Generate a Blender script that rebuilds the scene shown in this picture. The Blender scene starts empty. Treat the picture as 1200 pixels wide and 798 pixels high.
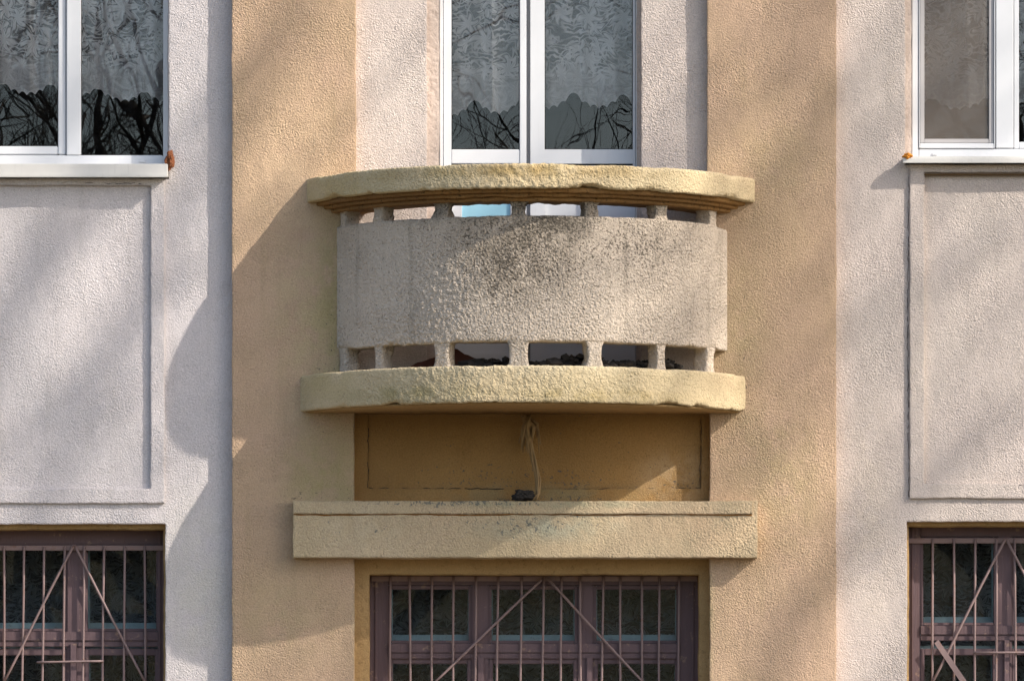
import bpy, bmesh, math, random
import numpy as np
from mathutils import Vector, noise as mnoise

random.seed(7)
rng = np.random.default_rng(11)
C = bpy.context.scene.collection
SCN = bpy.context.scene
R = math.radians

# ------------------------------------------------------------------ camera, sky, sun, exposure
S = 260.0            # photo pixels per metre on the pilaster plane (y = 0)
D = 28.0             # metres from camera to that plane
CAMX, CAMZ = -0.096, 1.6
cam = bpy.data.objects.new("camera", bpy.data.cameras.new("camera"))
C.objects.link(cam)
cam.location = (CAMX, -D, CAMZ)
cam.rotation_euler = (R(90), 0, 0)
cam.data.sensor_width = 36.0
cam.data.lens = 36.0 * D * S / 1200.0
cam.data.shift_y = (950 - 399) / 1200.0
cam.data.clip_start = 0.5
cam.data.clip_end = 2000
SCN.camera = cam

SUN_A, SUN_B = 1.9, 1.6           # shadow shift left / down per metre of projection
az = math.atan(SUN_A)
el = math.atan(SUN_B * math.cos(az))
sdir = Vector((math.sin(az) * math.cos(el), -math.cos(az) * math.cos(el), math.sin(el)))
world = bpy.data.worlds.new("World")
SCN.world = world
world.use_nodes = True
wn = world.node_tree.nodes
sky = wn.new("ShaderNodeTexSky")
sky.sky_type = 'NISHITA'
sky.sun_disc = False
sky.sun_elevation = el
sky.sun_rotation = math.pi - az
sky.air_density = 1.0
sky.dust_density = 2.2
sky.ozone_density = 1.0
world.node_tree.links.new(sky.outputs[0], wn["Background"].inputs[0])
wn["Background"].inputs[1].default_value = 0.14
sun = bpy.data.objects.new("sun", bpy.data.lights.new("sun", 'SUN'))
sun.data.energy = 3.5
sun.data.angle = R(0.5)
sun.data.color = (1.0, 0.93, 0.84)
sun.rotation_euler = sdir.to_track_quat('Z', 'Y').to_euler()
sun.location = (20, -20, 30)
C.objects.link(sun)
SCN.view_settings.view_transform = 'Standard'
SCN.view_settings.look = 'None'
SCN.view_settings.gamma = 1.0
SCN.view_settings.use_curve_mapping = False
SCN.view_settings.exposure = 0.99


def X(px, y=0.0):
    return CAMX + (px - 600) / S * (D + y) / D


def Z(py, y=0.0):
    return CAMZ + (950 - py) / S * (D + y) / D


# ------------------------------------------------------------------ node helper
class Mat:
    def __init__(s, name):
        s.m = bpy.data.materials.new(name)
        s.m.use_nodes = True
        s.t = s.m.node_tree
        s.t.nodes.clear()
        s.out = s.t.nodes.new("ShaderNodeOutputMaterial")
        s._pos = None

    def n(s, typ, ins=None, **props):
        nd = s.t.nodes.new("ShaderNode" + typ)
        for k, v in props.items():
            setattr(nd, k, v)
        for k, v in (ins or {}).items():
            s.put(nd.inputs[k], v)
        return nd

    def put(s, sock, v):
        if isinstance(v, bpy.types.NodeSocket):
            s.t.links.new(v, sock)
        elif isinstance(v, (tuple, list)) and len(v) == 3 and sock.type == 'RGBA':
            sock.default_value = (*v, 1)
        else:
            sock.default_value = v

    @property
    def pos(s):
        if s._pos is None:
            s._pos = s.n("NewGeometry").outputs["Position"]
        return s._pos

    def math(s, op, a, b=0.0, c=0.0, clamp=False):
        return s.n("Math", {0: a, 1: b, 2: c}, operation=op, use_clamp=clamp).outputs[0]

    def vmath(s, op, a, b=(0, 0, 0)):
        nd = s.n("VectorMath", {0: a, 1: b}, operation=op)
        return nd.outputs["Value"] if op in ('LENGTH', 'DOT_PRODUCT', 'DISTANCE') else nd.outputs[0]

    def noise(s, scale, detail=3.0, rough=0.55, vec=None, dist=0.0):
        return s.n("TexNoise", {"Vector": vec or s.pos, "Scale": scale, "Detail": detail, "Roughness": rough,
                                "Distortion": dist}).outputs["Fac"]

    def step(s, v, lo, hi, a=0.0, b=1.0):
        return s.n("MapRange", {0: v, 1: lo, 2: hi, 3: a, 4: b}, interpolation_type='SMOOTHSTEP').outputs[0]

    def mix(s, f, a, b, mode='MIX'):
        nd = s.n("Mix", data_type='RGBA', blend_type=mode)
        s.put(nd.inputs[0], f)
        s.put(nd.inputs[6], a)
        s.put(nd.inputs[7], b)
        return nd.outputs[2]

    def scaled(s, v):
        return s.vmath('MULTIPLY', s.pos, v)

    def blob(s, x, z, rx, rz, hard=0.0):
        """1 inside an ellipse on the facade, fading to 0 at its rim."""
        v = s.vmath('SUBTRACT', s.pos, (x, 0, z))
        v = s.vmath('MULTIPLY', v, (1 / rx, 0, 1 / rz))
        return s.step(s.vmath('LENGTH', v), 1.0, hard)

    def surface(s, sh):
        s.t.links.new(sh, s.out.inputs[0])
        return s.m

    def principled(s, color, rough=0.9, normal=None, spec=0.2, metal=0.0):
        p = s.n("BsdfPrincipled", {"Base Color": color, "Roughness": rough, "Metallic": metal,
                                   "Specular IOR Level": spec})
        if normal is not None:
            s.put(p.inputs["Normal"], normal)
        return p.outputs[0]


def stucco(name, c1, c2, stains_and_light=(), grain=138.0, bump=0.58, dist=0.0075, speck=0.70, speck_col=(0.07, 0.065, 0.06),
           spots=(), bevel=0.012, streak=None, pits=0.45, spk=70.0):
    """Rough-cast plaster: mottled paint, worn grain, black lichen specks, staining and painted light or shade at given places.
    stains_and_light: (px, py, rx, rz, colour, amount); spots: (px, py, rx, rz, amount) raise the speck density."""
    m = Mat(name)
    big = m.noise(1.4, 4, 0.6)
    mid = m.noise(7.0, 4, 0.6)
    col = m.mix(m.step(big, 0.36, 0.64), c1, c2)
    col = m.mix(m.math('MULTIPLY', m.step(mid, 0.45, 0.75), 0.35), col, tuple(v * 0.80 for v in c1))
    for (px, py, rx, rz, sc, am) in stains_and_light:
        b = m.blob(X(px), Z(py), rx, rz)
        f = m.math('MULTIPLY', b, m.math('MULTIPLY', m.step(m.noise(9.0, 5, 0.65), 0.30, 0.62), am), clamp=True)
        col = m.mix(f, col, sc)
    if streak:
        sx = m.noise(1.0, 4, 0.6, vec=m.scaled((16, 16, 1.3)))
        col = m.mix(m.math('MULTIPLY', m.step(sx, 0.52, 0.72), streak[1]), col, streak[0])
    fine = m.noise(170.0, 2, 0.6)
    col = m.mix(1.0, col, m.n("CombineColor", {0: m.step(fine, 0.25, 0.75, 0.86, 1.10), 1: m.step(fine, 0.25, 0.75, 0.86, 1.10),
                                               2: m.step(fine, 0.25, 0.75, 0.86, 1.10)}).outputs[0], 'MULTIPLY')
    # lichen and soot specks
    thr = speck
    sp = m.noise(spk, 3, 0.62)
    reg = None
    for (px, py, rx, rz, am) in spots:
        b = m.math('MULTIPLY', m.blob(X(px), Z(py), rx, rz), am)
        reg = b if reg is None else m.math('MAXIMUM', reg, b)
    clump = m.math('MULTIPLY', m.step(m.noise(5.0, 3, 0.6), 0.45, 0.7), 0.04)
    t = m.math('SUBTRACT', thr, clump)
    if reg is not None:
        t = m.math('SUBTRACT', t, m.math('MULTIPLY', reg, m.step(m.noise(8.0, 4, 0.7), 0.2, 0.65, 0.35, 1.0)))
    f = m.step(m.math('SUBTRACT', sp, t), 0.0, 0.05, 0.0, 0.85)
    col = m.mix(f, col, speck_col)
    # grain
    wv = m.n("TexNoise", {"Vector": m.pos, "Scale": grain * 0.45, "Detail": 1.0}).outputs["Color"]
    q = m.vmath('ADD', m.pos, m.vmath('MULTIPLY', wv, (0.016, 0.016, 0.016)))
    g1 = m.noise(grain, 2, 0.5, vec=q)
    pit = m.step(g1, 0.34, 0.54)
    vor = m.step(m.n("TexVoronoi", {"Vector": q, "Scale": grain * 0.9, "Smoothness": 0.35}, feature='SMOOTH_F1').outputs["Distance"], 0.1, 0.75, 1.0, 0.0)
    even = m.step(m.noise(2.6, 4, 0.65), 0.34, 0.66, 0.35, 1.2)
    h = m.math('ADD', m.math('MULTIPLY', pit, 0.55), m.math('MULTIPLY', vor, 0.55))
    h = m.math('MULTIPLY', h, even)
    h = m.math('ADD', h, m.math('MULTIPLY', m.noise(grain * 3.1, 2, 0.6), 0.28))
    h = m.math('ADD', h, m.math('MULTIPLY', m.noise(9.0, 3, 0.5), 0.9))
    h = m.math('SUBTRACT', h, m.math('MULTIPLY', f, 0.25))
    deep = m.math('MULTIPLY', m.step(g1, 0.40, 0.30), m.math('MULTIPLY', m.step(m.noise(4.0, 4, 0.6), 0.35, 0.65, 0.35, 1.0), pits))
    col = m.mix(deep, col, tuple(v * 0.38 for v in c1))
    bp = m.n("Bump", {"Strength": bump, "Distance": dist, "Height": h})
    if bevel:
        bv = m.n("Bevel", {"Radius": bevel}, samples=3)
        m.put(bp.inputs["Normal"], bv.outputs[0])
    return m.surface(m.principled(col, 0.95, bp.outputs[0], 0.08))


OCHRE1, OCHRE2 = (0.505, 0.352, 0.242), (0.46, 0.328, 0.212)
MOSS = (0.30, 0.27, 0.13)
M = {}
M['ochre'] = stucco("ochre_stucco", OCHRE1, OCHRE2,
                    stains_and_light=[(385, 380, 0.42, 0.85, (0.47, 0.375, 0.215), 0.9), (395, 350, 0.15, 0.6, (0.33, 0.275, 0.13), 0.9), (385, 560, 0.32, 0.34, (0.37, 0.305, 0.15), 0.9),  # olive patches: part moss, part the balcony's shadow tone put into the colour
                            (330, 720, 0.4, 0.35, (0.42, 0.32, 0.19), 0.8),
                            (865, 400, 0.2, 0.7, (0.37, 0.29, 0.16), 0.7), (920, 560, 0.35, 0.6, (0.40, 0.305, 0.175), 0.8), (900, 200, 0.4, 0.5, (0.47, 0.345, 0.20), 0.6), (625, 560, 0.9, 0.3, (0.36, 0.27, 0.14), 0.5),  # the lower right pilaster patch is branch shade painted in
                            (424, 720, 0.06, 0.5, (0.38, 0.36, 0.22), 0.7), (826, 720, 0.06, 0.5, (0.40, 0.35, 0.18), 0.7),
                            (340, 180, 0.5, 0.5, (0.60, 0.43, 0.28), 0.5)],
                    spots=[(385, 420, 0.22, 0.5, 0.10), (870, 420, 0.15, 0.6, 0.08), (375, 580, 0.3, 0.05, 0.16),
                           (640, 560, 0.8, 0.16, 0.10), (625, 590, 0.95, 0.06, 0.15), (860, 640, 0.2, 0.4, 0.04)], speck=0.705, streak=((0.33, 0.25, 0.145), 0.25))
M['spandrel'] = stucco("shaded_spandrel_stucco", (0.345, 0.205, 0.08), (0.285, 0.165, 0.062), bump=0.4,  # same ochre, darkened in colour for the shade under the balcony
                      stains_and_light=[(640, 578, 0.8, 0.08, (0.27, 0.21, 0.11), 0.9), (790, 560, 0.25, 0.2, (0.46, 0.33, 0.19), 0.8)],  # pale patch at right is the sunlit wedge painted in
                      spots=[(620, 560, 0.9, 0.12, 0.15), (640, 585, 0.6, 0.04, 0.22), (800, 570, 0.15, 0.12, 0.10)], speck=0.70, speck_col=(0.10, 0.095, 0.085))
M['white'] = stucco("bluish_white_stucco", (0.58, 0.53, 0.518), (0.545, 0.505, 0.495),
                    stains_and_light=[(230, 690, 0.25, 0.7, (0.55, 0.52, 0.45), 0.7)], speck=0.735, bump=0.46, pits=0.35, streak=((0.42, 0.385, 0.35), 0.22))
M['beige'] = stucco("pinkish_white_stucco", (0.535, 0.458, 0.41), (0.505, 0.438, 0.388),
                    stains_and_light=[(1020, 600, 0.2, 0.9, (0.53, 0.45, 0.36), 0.5), (1080, 400, 0.1, 0.8, (0.5, 0.44, 0.38), 0.5)], speck=0.725, bump=0.48, pits=0.4, streak=((0.38, 0.33, 0.28), 0.25))
M['cream'] = stucco("cream_stucco", (0.59, 0.51, 0.455), (0.55, 0.47, 0.42), speck=0.73)
M['smooth_ochre'] = stucco("smooth_shaded_ochre_plaster", (0.40, 0.265, 0.125), (0.34, 0.22, 0.10), grain=45, bump=0.35, speck=0.72,
                           stains_and_light=[(620, 240, 1.2, 0.12, (0.30, 0.15, 0.05), 0.6)])
M['pink'] = stucco("pink_plaster", (0.52, 0.425, 0.365), (0.48, 0.40, 0.345), grain=45, bump=0.35, speck=0.72)
M['lintel'] = stucco("yellow_plaster", (0.505, 0.39, 0.255), (0.455, 0.36, 0.225),
                     stains_and_light=[(640, 618, 0.5, 0.10, (0.36, 0.36, 0.27), 0.8), (430, 620, 0.4, 0.2, (0.50, 0.41, 0.28), 0.7),
                             (830, 620, 0.4, 0.2, (0.57, 0.41, 0.26), 0.8), (640, 592, 0.8, 0.03, (0.30, 0.30, 0.20), 0.8)],
                     spots=[(620, 615, 0.55, 0.14, 0.17), (560, 590, 0.9, 0.035, 0.2), (430, 620, 0.4, 0.12, 0.09)],
                     speck=0.70, speck_col=(0.14, 0.145, 0.13), grain=105, bump=0.5)
M['slab'] = stucco("slab_plaster", (0.56, 0.445, 0.275), (0.515, 0.42, 0.26),
                   stains_and_light=[(400, 225, 0.45, 0.2, (0.49, 0.385, 0.205), 0.9), (640, 208, 0.5, 0.12, (0.52, 0.37, 0.18), 0.8),
                           (520, 212, 0.15, 0.15, (0.37, 0.33, 0.21), 0.7), (650, 212, 0.08, 0.12, (0.36, 0.31, 0.19), 0.8), (730, 205, 0.10, 0.12, (0.38, 0.29, 0.16), 0.8), (860, 215, 0.3, 0.2, (0.44, 0.345, 0.22), 0.7),
                           (480, 470, 0.5, 0.06, (0.33, 0.27, 0.13), 0.85), (700, 474, 0.6, 0.05, (0.38, 0.29, 0.13), 0.8), (600, 218, 0.9, 0.04, (0.34, 0.24, 0.10), 0.8),
                           (620, 440, 0.8, 0.08, (0.60, 0.505, 0.34), 0.8), (380, 450, 0.25, 0.12, (0.50, 0.40, 0.215), 0.8),
                           (850, 450, 0.2, 0.12, (0.45, 0.345, 0.215), 0.8)],
                   spots=[(620, 224, 1.1, 0.03, 0.12), (560, 474, 0.9, 0.03, 0.10), (700, 212, 0.3, 0.1, 0.05)],
                   grain=95, bump=0.6, dist=0.009, speck=0.69, speck_col=(0.13, 0.11, 0.05), bevel=0.004)
M['moulding'] = stucco("shade_brown_moulding", (0.33, 0.185, 0.07), (0.20, 0.115, 0.05), grain=60, bump=0.5, speck=0.62, speck_col=(0.05,0.035,0.02), bevel=0.002)  # shade and warm bounce under the coping put into this brown
M['drum'] = stucco("parapet_stucco", (0.60, 0.505, 0.405), (0.545, 0.46, 0.37),
                   stains_and_light=[(610, 305, 0.50, 0.36, (0.27, 0.225, 0.17), 1.0), (660, 270, 0.26, 0.17, (0.20, 0.175, 0.14), 0.95),
                           (520, 258, 0.35, 0.09, (0.30, 0.27, 0.225), 0.9), (770, 320, 0.34, 0.4, (0.37, 0.315, 0.255), 0.9),
                           (595, 320, 0.20, 0.30, (0.25, 0.21, 0.165), 0.6), (600, 256, 0.7, 0.10, (0.24, 0.205, 0.16), 0.8), (625, 432, 0.9, 0.10, (0.42, 0.37, 0.30), 0.8), (625, 242, 0.9, 0.06, (0.25, 0.22, 0.18), 0.8)],
                   spots=[(600, 310, 0.60, 0.36, 0.23), (650, 270, 0.36, 0.22, 0.29), (590, 330, 0.25, 0.3, 0.22), (620, 252, 0.85, 0.08, 0.24), (500, 258, 0.45, 0.09, 0.20), (740, 300, 0.5, 0.32, 0.17),
                          (625, 340, 0.95, 0.45, 0.08), (640, 415, 0.8, 0.1, 0.09)],
                   grain=100, bump=0.8, dist=0.010, speck=0.69, speck_col=(0.10, 0.085, 0.068), pits=0.9, streak=((0.27, 0.23, 0.18), 0.42), spk=96.0)
M['floor'] = stucco("balcony_floor", (0.30, 0.27, 0.22), (0.25, 0.22, 0.18), bevel=0)


def paint(name, c, rough=0.4, spec=0.4, wear=None, grain=0.0, dirt=0.12):
    m = Mat(name)
    v = m.step(m.noise(3.0, 4, 0.6), 0.3, 0.7)
    col = m.mix(m.math('MULTIPLY', v, dirt), c, tuple(x * 0.6 for x in c))
    drip = m.noise(1.0, 3, 0.6, vec=m.scaled((60, 60, 4)))
    col = m.mix(m.math('MULTIPLY', m.step(drip, 0.55, 0.8), dirt), col, tuple(x * 0.55 for x in c))
    nrm = None
    if wear:
        w = m.step(m.noise(22.0, 5, 0.7), 0.60, 0.66)
        col = m.mix(m.math('MULTIPLY', w, wear[1]), col, wear[0])
    if grain:
        nrm = m.n("Bump", {"Strength": 0.5, "Distance": 0.004,
                           "Height": m.noise(1.0, 4, 0.6, vec=m.scaled((90, 90, 9)))}).outputs[0]
    return m.surface(m.principled(col, rough, nrm, spec))


M['pvc'] = paint("white_pvc", (0.64, 0.645, 0.655), 0.35, 0.4, dirt=0.10)
M['pvc_grey'] = paint("grey_aluminium", (0.42, 0.40, 0.39), 0.5, 0.4)
M['sill'] = paint("weathered_sill", (0.62, 0.60, 0.56), 0.6, 0.3, dirt=0.35)
M['blue_panel'] = paint("light_blue_panel", (0.33, 0.60, 0.72), 0.5, 0.3)
M['mauve'] = paint("mauve_wood_paint", (0.132, 0.086, 0.090), 0.6, 0.25, wear=((0.30, 0.20, 0.14), 0.55), grain=1.0, dirt=0.35)
M['teal'] = paint("pale_teal_paint", (0.46, 0.58, 0.60), 0.6, 0.25, wear=((0.25, 0.25, 0.24), 0.5), dirt=0.3)
M['bar'] = paint("rusty_mauve_metal", (0.25, 0.175, 0.165), 0.65, 0.3, wear=((0.22, 0.12, 0.08), 0.6), dirt=0.3)
M['dark_gap'] = paint("dark_gasket", (0.02, 0.02, 0.02), 0.7, 0.1)
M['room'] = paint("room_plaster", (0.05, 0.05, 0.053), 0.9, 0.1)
M['foam_orange'] = paint("orange_foam", (0.60, 0.24, 0.04), 0.9, 0.1, dirt=0.5)
M['rust'] = paint("rusty_brown", (0.20, 0.075, 0.035), 0.9, 0.1, wear=((0.08, 0.05, 0.04), 0.6), dirt=0.4)
M['straw'] = paint("dry_straw", (0.33, 0.225, 0.115), 0.9, 0.1, grain=1.0, dirt=0.5)
M['dirt'] = paint("dark_dirt", (0.045, 0.04, 0.037), 0.95, 0.1, dirt=0.5)
M['tile_red'] = paint("brick_red_tile", (0.10, 0.04, 0.03), 0.9, 0.1, dirt=0.5)
M['bark'] = paint("tree_bark", (0.10, 0.085, 0.07), 0.95, 0.1, dirt=0.4)
M['brown_line'] = paint("brown_shadow_line", (0.22, 0.10, 0.03), 0.9, 0.1)
M['brown_hole'] = paint("dark_brown_line", (0.10, 0.06, 0.03), 0.9, 0.1)


def glass(name, tint, dirt_amt, refl=1.0, dirt_col=(0.35, 0.36, 0.36)):
    m = Mat(name)
    fr = m.n("Fresnel", {"IOR": 1.52}).outputs[0]
    wob = m.n("Bump", {"Strength": 0.03, "Distance": 0.01, "Height": m.noise(4.0, 1, 0.5)}).outputs[0]
    tr = m.n("BsdfTransparent", {"Color": tint}).outputs[0]
    gl = m.n("BsdfGlossy", {"Color": (1, 1, 1), "Roughness": 0.0, "Normal": wob}).outputs[0]
    mx = m.n("MixShader", {0: m.math('MULTIPLY', fr, refl, clamp=True), 1: tr, 2: gl}).outputs[0]
    d = m.math('MULTIPLY', m.step(m.noise(14.0, 6, 0.75), 0.48, 0.8), dirt_amt)
    df = m.n("BsdfDiffuse", {"Color": dirt_col}).outputs[0]
    mx2 = m.n("MixShader", {0: d, 1: mx, 2: df}).outputs[0]
    return m.surface(mx2)


M['glass'] = glass("window_glass", (0.97, 0.97, 0.97), 0.02, 0.8)
M['old_glass'] = glass("grimy_glass", (0.86, 0.89, 0.90), 0.05, 0.8, (0.22, 0.24, 0.25))


def lace(name, dense, light, shade):
    """Net curtain: bright flowers and scrolls woven in a see-through net, a denser band above the hem."""
    m = Mat(name)
    p = m.vmath('MULTIPLY', m.pos, (1, 0, 1))
    wv = m.n("TexNoise", {"Vector": p, "Scale": 7.0, "Detail": 2.0}).outputs["Color"]
    wv = m.vmath('MULTIPLY', m.vmath('SUBTRACT', wv, (0.5, 0.5, 0.5)), (0.10, 0, 0.10))
    q = m.vmath('ADD', p, wv)
    vo = m.n("TexVoronoi", {"Vector": q, "Scale": 8.5, "Randomness": 0.75}, feature='F1')
    loc = m.vmath('SUBTRACT', q, vo.outputs["Position"])
    loc = m.vmath('SUBTRACT', q, m.vmath('MULTIPLY', vo.outputs["Position"], (1, 0, 1)))
    sp = m.n("SeparateXYZ", {0: loc})
    ang = m.math('ARCTAN2', sp.outputs[0], sp.outputs[2])
    rad = m.vmath('LENGTH', m.n("CombineXYZ", {0: sp.outputs[0], 1: 0.0, 2: sp.outputs[2]}).outputs[0])
    pet = m.math('ADD', 0.040, m.math('MULTIPLY', m.math('SINE', m.math('ADD', m.math('MULTIPLY', ang, 6.0), m.math('MULTIPLY', vo.outputs["Distance"], 9.0))), 0.018))
    flower = m.step(m.math('SUBTRACT', pet, rad), -0.004, 0.006)
    veins = m.step(m.math('SINE', m.math('MULTIPLY', ang, 12.0)), -0.4, 0.9)
    ring = m.step(m.math('ABSOLUTE', m.math('SUBTRACT', rad, m.math('ADD', pet, 0.016))), 0.009, 0.003)
    scroll = m.n("TexWave", {"Vector": q, "Scale": 13.0, "Distortion": 9.0, "Detail": 2.0, "Detail Scale": 1.6}, wave_type='RINGS').outputs["Fac"]
    leaf = m.step(scroll, 0.62, 0.86)
    leaf = m.math('MULTIPLY', leaf, m.step(m.noise(9.0, 2, 0.5, vec=p), 0.36, 0.60))
    pat = m.math('MAXIMUM', m.math('MULTIPLY', flower, m.math('ADD', 0.55, m.math('MULTIPLY', veins, 0.45))), m.math('MAXIMUM', m.math('MULTIPLY', leaf, 0.85), m.math('MULTIPLY', ring, 0.55)))
    hem = m.n("Attribute", attribute_name="hem").outputs["Fac"]          # metres above the scalloped edge
    band = m.step(hem, 0.19, 0.11)
    pat = m.math('MULTIPLY', pat, m.step(hem, 0.10, 0.18, 0.25, 1.0))
    net = m.noise(420.0, 1, 0.5, vec=p)
    folds = m.noise(1.0, 2, 0.5, vec=m.scaled((14, 0, 0.6)))
    a = m.math('ADD', m.math('MULTIPLY', pat, dense), m.math('MULTIPLY', band, 0.34))
    a = m.math('ADD', a, m.step(net, 0.3, 0.7, 0.12, 0.34))
    a = m.math('ADD', a, m.math('MULTIPLY', m.step(folds, 0.45, 0.7), 0.08))
    a = m.math('MAXIMUM', a, m.step(hem, 0.012, 0.004, 0.0, 0.7))
    a = m.math('MINIMUM', a, 0.93)
    df = m.n("BsdfDiffuse", {"Color": light}).outputs[0]
    tl = m.n("BsdfTranslucent", {"Color": shade}).outputs[0]
    cloth = m.n("MixShader", {0: 0.3, 1: df, 2: tl}).outputs[0]
    tr = m.n("BsdfTransparent").outputs[0]
    return m.surface(m.n("MixShader", {0: a, 1: tr, 2: cloth}).outputs[0])


M['lace'] = lace("white_lace", 0.9, (0.85, 0.84, 0.83), (0.75, 0.74, 0.73))
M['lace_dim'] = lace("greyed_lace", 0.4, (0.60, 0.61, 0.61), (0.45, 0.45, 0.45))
ms = Mat("fly_screen_mesh")
wv = ms.noise(1.0, 2, 0.5, vec=ms.scaled((500, 1, 500)))
M['screen'] = ms.surface(ms.n("MixShader", {0: ms.step(wv, 0.3, 0.7, 0.24, 0.36), 1: ms.n("BsdfTransparent").outputs[0],
                                            2: ms.n("BsdfDiffuse", {"Color": (0.22, 0.19, 0.165)}).outputs[0]}).outputs[0])
mg = Mat("dry_lawn")
gcol = mg.mix(mg.step(mg.noise(0.8, 5, 0.6), 0.35, 0.65), (0.07, 0.065, 0.03), (0.11, 0.085, 0.045))
M['lawn'] = mg.surface(mg.principled(gcol, 0.95, mg.n("Bump", {"Strength": 0.6, "Distance": 0.05, "Height": mg.noise(20, 4)}).outputs[0], 0.1))
mp = Mat("pavement_concrete")
pcol = mp.mix(mp.step(mp.noise(2.0, 5, 0.6), 0.35, 0.65), (0.17, 0.145, 0.11), (0.13, 0.11, 0.085))
M['pave'] = mp.surface(mp.principled(pcol, 0.9, mp.n("Bump", {"Strength": 0.4, "Distance": 0.01, "Height": mp.noise(60, 4)}).outputs[0], 0.2))


# ------------------------------------------------------------------ object helpers
def mesh_obj(name, verts, faces, mat, parent=None, smooth=False):
    me = bpy.data.meshes.new(name)
    me.from_pydata([tuple(map(float, v)) for v in verts], [], faces)
    me.update()
    if smooth:
        me.polygons.foreach_set("use_smooth", [True] * len(me.polygons))
    if mat is not None:
        me.materials.append(M[mat] if isinstance(mat, str) else mat)
    o = bpy.data.objects.new(name, me)
    C.objects.link(o)
    if parent is not None:
        o.parent = parent
        o.matrix_parent_inverse = parent.matrix_world.inverted()
    return o


def boxes(name, bl, mat, parent=None, bevel=0.003, seg=2):
    """Several boxes (x0,x1,y0,y1,z0,z1) as ONE part, edges bevelled."""
    bm = bmesh.new()
    for (x0, x1, y0, y1, z0, z1) in bl:
        x0, x1 = min(x0, x1), max(x0, x1)
        z0, z1 = min(z0, z1), max(z0, z1)
        v = [bm.verts.new(p) for p in ((x0, y0, z0), (x1, y0, z0), (x1, y1, z0), (x0, y1, z0), (x0, y0, z1), (x1, y0, z1), (x1, y1, z1), (x0, y1, z1))]
        for f in ((0, 3, 2, 1), (4, 5, 6, 7), (0, 1, 5, 4), (1, 2, 6, 5), (2, 3, 7, 6), (3, 0, 4, 7)):
            bm.faces.new([v[i] for i in f])
    if bevel:
        bmesh.ops.bevel(bm, geom=bm.edges[:], offset=bevel, segments=seg, affect='EDGES', clamp_overlap=True)
    me = bpy.data.meshes.new(name)
    bm.to_mesh(me)
    bm.free()
    me.materials.append(M[mat])
    o = bpy.data.objects.new(name, me)
    C.objects.link(o)
    if parent is not None:
        o.parent = parent
    return o


def thing(name, label, cat, loc=(0, 0, 0), group=None):
    o = bpy.data.objects.new(name, None)
    o.empty_display_size = 0.2
    C.objects.link(o)
    o.location = loc
    bpy.context.view_layer.update()
    tag(o, label, cat, group)
    return o


def tag(o, label=None, cat=None, group=None, kind=None):
    if label: o['label'] = label
    if cat: o['category'] = cat
    if group: o['group'] = group
    if kind: o['kind'] = kind
    return o


def tube(pts, rad, sides=6):
    """Verts and faces of a tube along pts; rad is a number or one per point."""
    pts = [Vector(p) for p in pts]
    if not hasattr(rad, '__len__'): rad = [rad] * len(pts)
    vs, fs = [], []
    for i, p in enumerate(pts):
        t = (pts[min(i + 1, len(pts) - 1)] - pts[max(i - 1, 0)]).normalized()
        a = t.orthogonal().normalized() if i == 0 else (a - t * a.dot(t)).normalized()
        b = t.cross(a)
        for k in range(sides):
            w = 2 * math.pi * k / sides
            vs.append(p + (a * math.cos(w) + b * math.sin(w)) * rad[i])
    for i in range(len(pts) - 1):
        for k in range(sides):
            k2 = (k + 1) % sides
            fs.append((i * sides + k, i * sides + k2, (i + 1) * sides + k2, (i + 1) * sides + k))
    fs.append(tuple(range(sides))[::-1])
    fs.append(tuple((len(pts) - 1) * sides + k for k in range(sides)))
    return vs, fs


def tubes(name, specs, mat, parent=None, sides=6):
    V, F = [], []
    for pts, rad in specs:
        v, f = tube(pts, rad, sides)
        o = len(V)
        V += v
        F += [tuple(i + o for i in q) for q in f]
    return mesh_obj(name, V, F, mat, parent, smooth=True)


# ------------------------------------------------------------------ the ground
ground = mesh_obj("ground", [(-900, -900, 0), (900, -900, 0), (900, 900, 0), (-900, 900, 0)], [(0, 1, 2, 3)], 'lawn')
tag(ground, kind='structure')
pv = boxes("pavement", [(-40, 40, -5.0, 0.3, -0.1, 0.12)], 'pave', bevel=0.02)
tag(pv, kind='structure')

# ------------------------------------------------------------------ the building
building = thing("apartment_building", "pale rendered apartment building front with ochre pilasters and a curved balcony", "building", (0, 0, 0))

YW = 0.060            # recessed white walls
YR = 0.050            # recess round the balcony door
cells = []            # painted in order: (px0, px1, py0, py1, y, part)


def paint_cell(px0, px1, py0, py1, y, lab):
    cells.append((X(px0), X(px1), Z(py1), Z(py0), y, lab))


TOP, BOT = -420, 1366
paint_cell(-760, 2010, TOP, BOT, YW, 'W')
paint_cell(-760, 272, TOP, BOT, YW, 'WL')
paint_cell(980, 2010, TOP, BOT, YW, 'WR')
for a, b in ((-330, -145), (1400, 1585)):
    paint_cell(a, b, TOP, BOT, 0.0, 'P3' if a < 0 else 'P4')
paint_cell(272, 417, TOP, BOT, 0.0, 'PL')
paint_cell(829, 980, TOP, BOT, 0.0, 'PR')
# bay between the pilasters
paint_cell(417, 829, TOP, 500, YR, 'BAY')
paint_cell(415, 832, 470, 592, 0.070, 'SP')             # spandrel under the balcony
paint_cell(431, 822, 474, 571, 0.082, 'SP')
paint_cell(415, 832, 640, 672, 0.095, 'SUR')             # surround of the lower window
paint_cell(415, 832, 672, 1100, 0.095, 'SUR')
paint_cell(415, 832, 1100, BOT, 0.03, 'SP2')
# lintel
paint_cell(344, 887, 588, 654, -0.080, 'LI')
paint_cell(344, 881, 588, 603, -0.088, 'LI')
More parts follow.
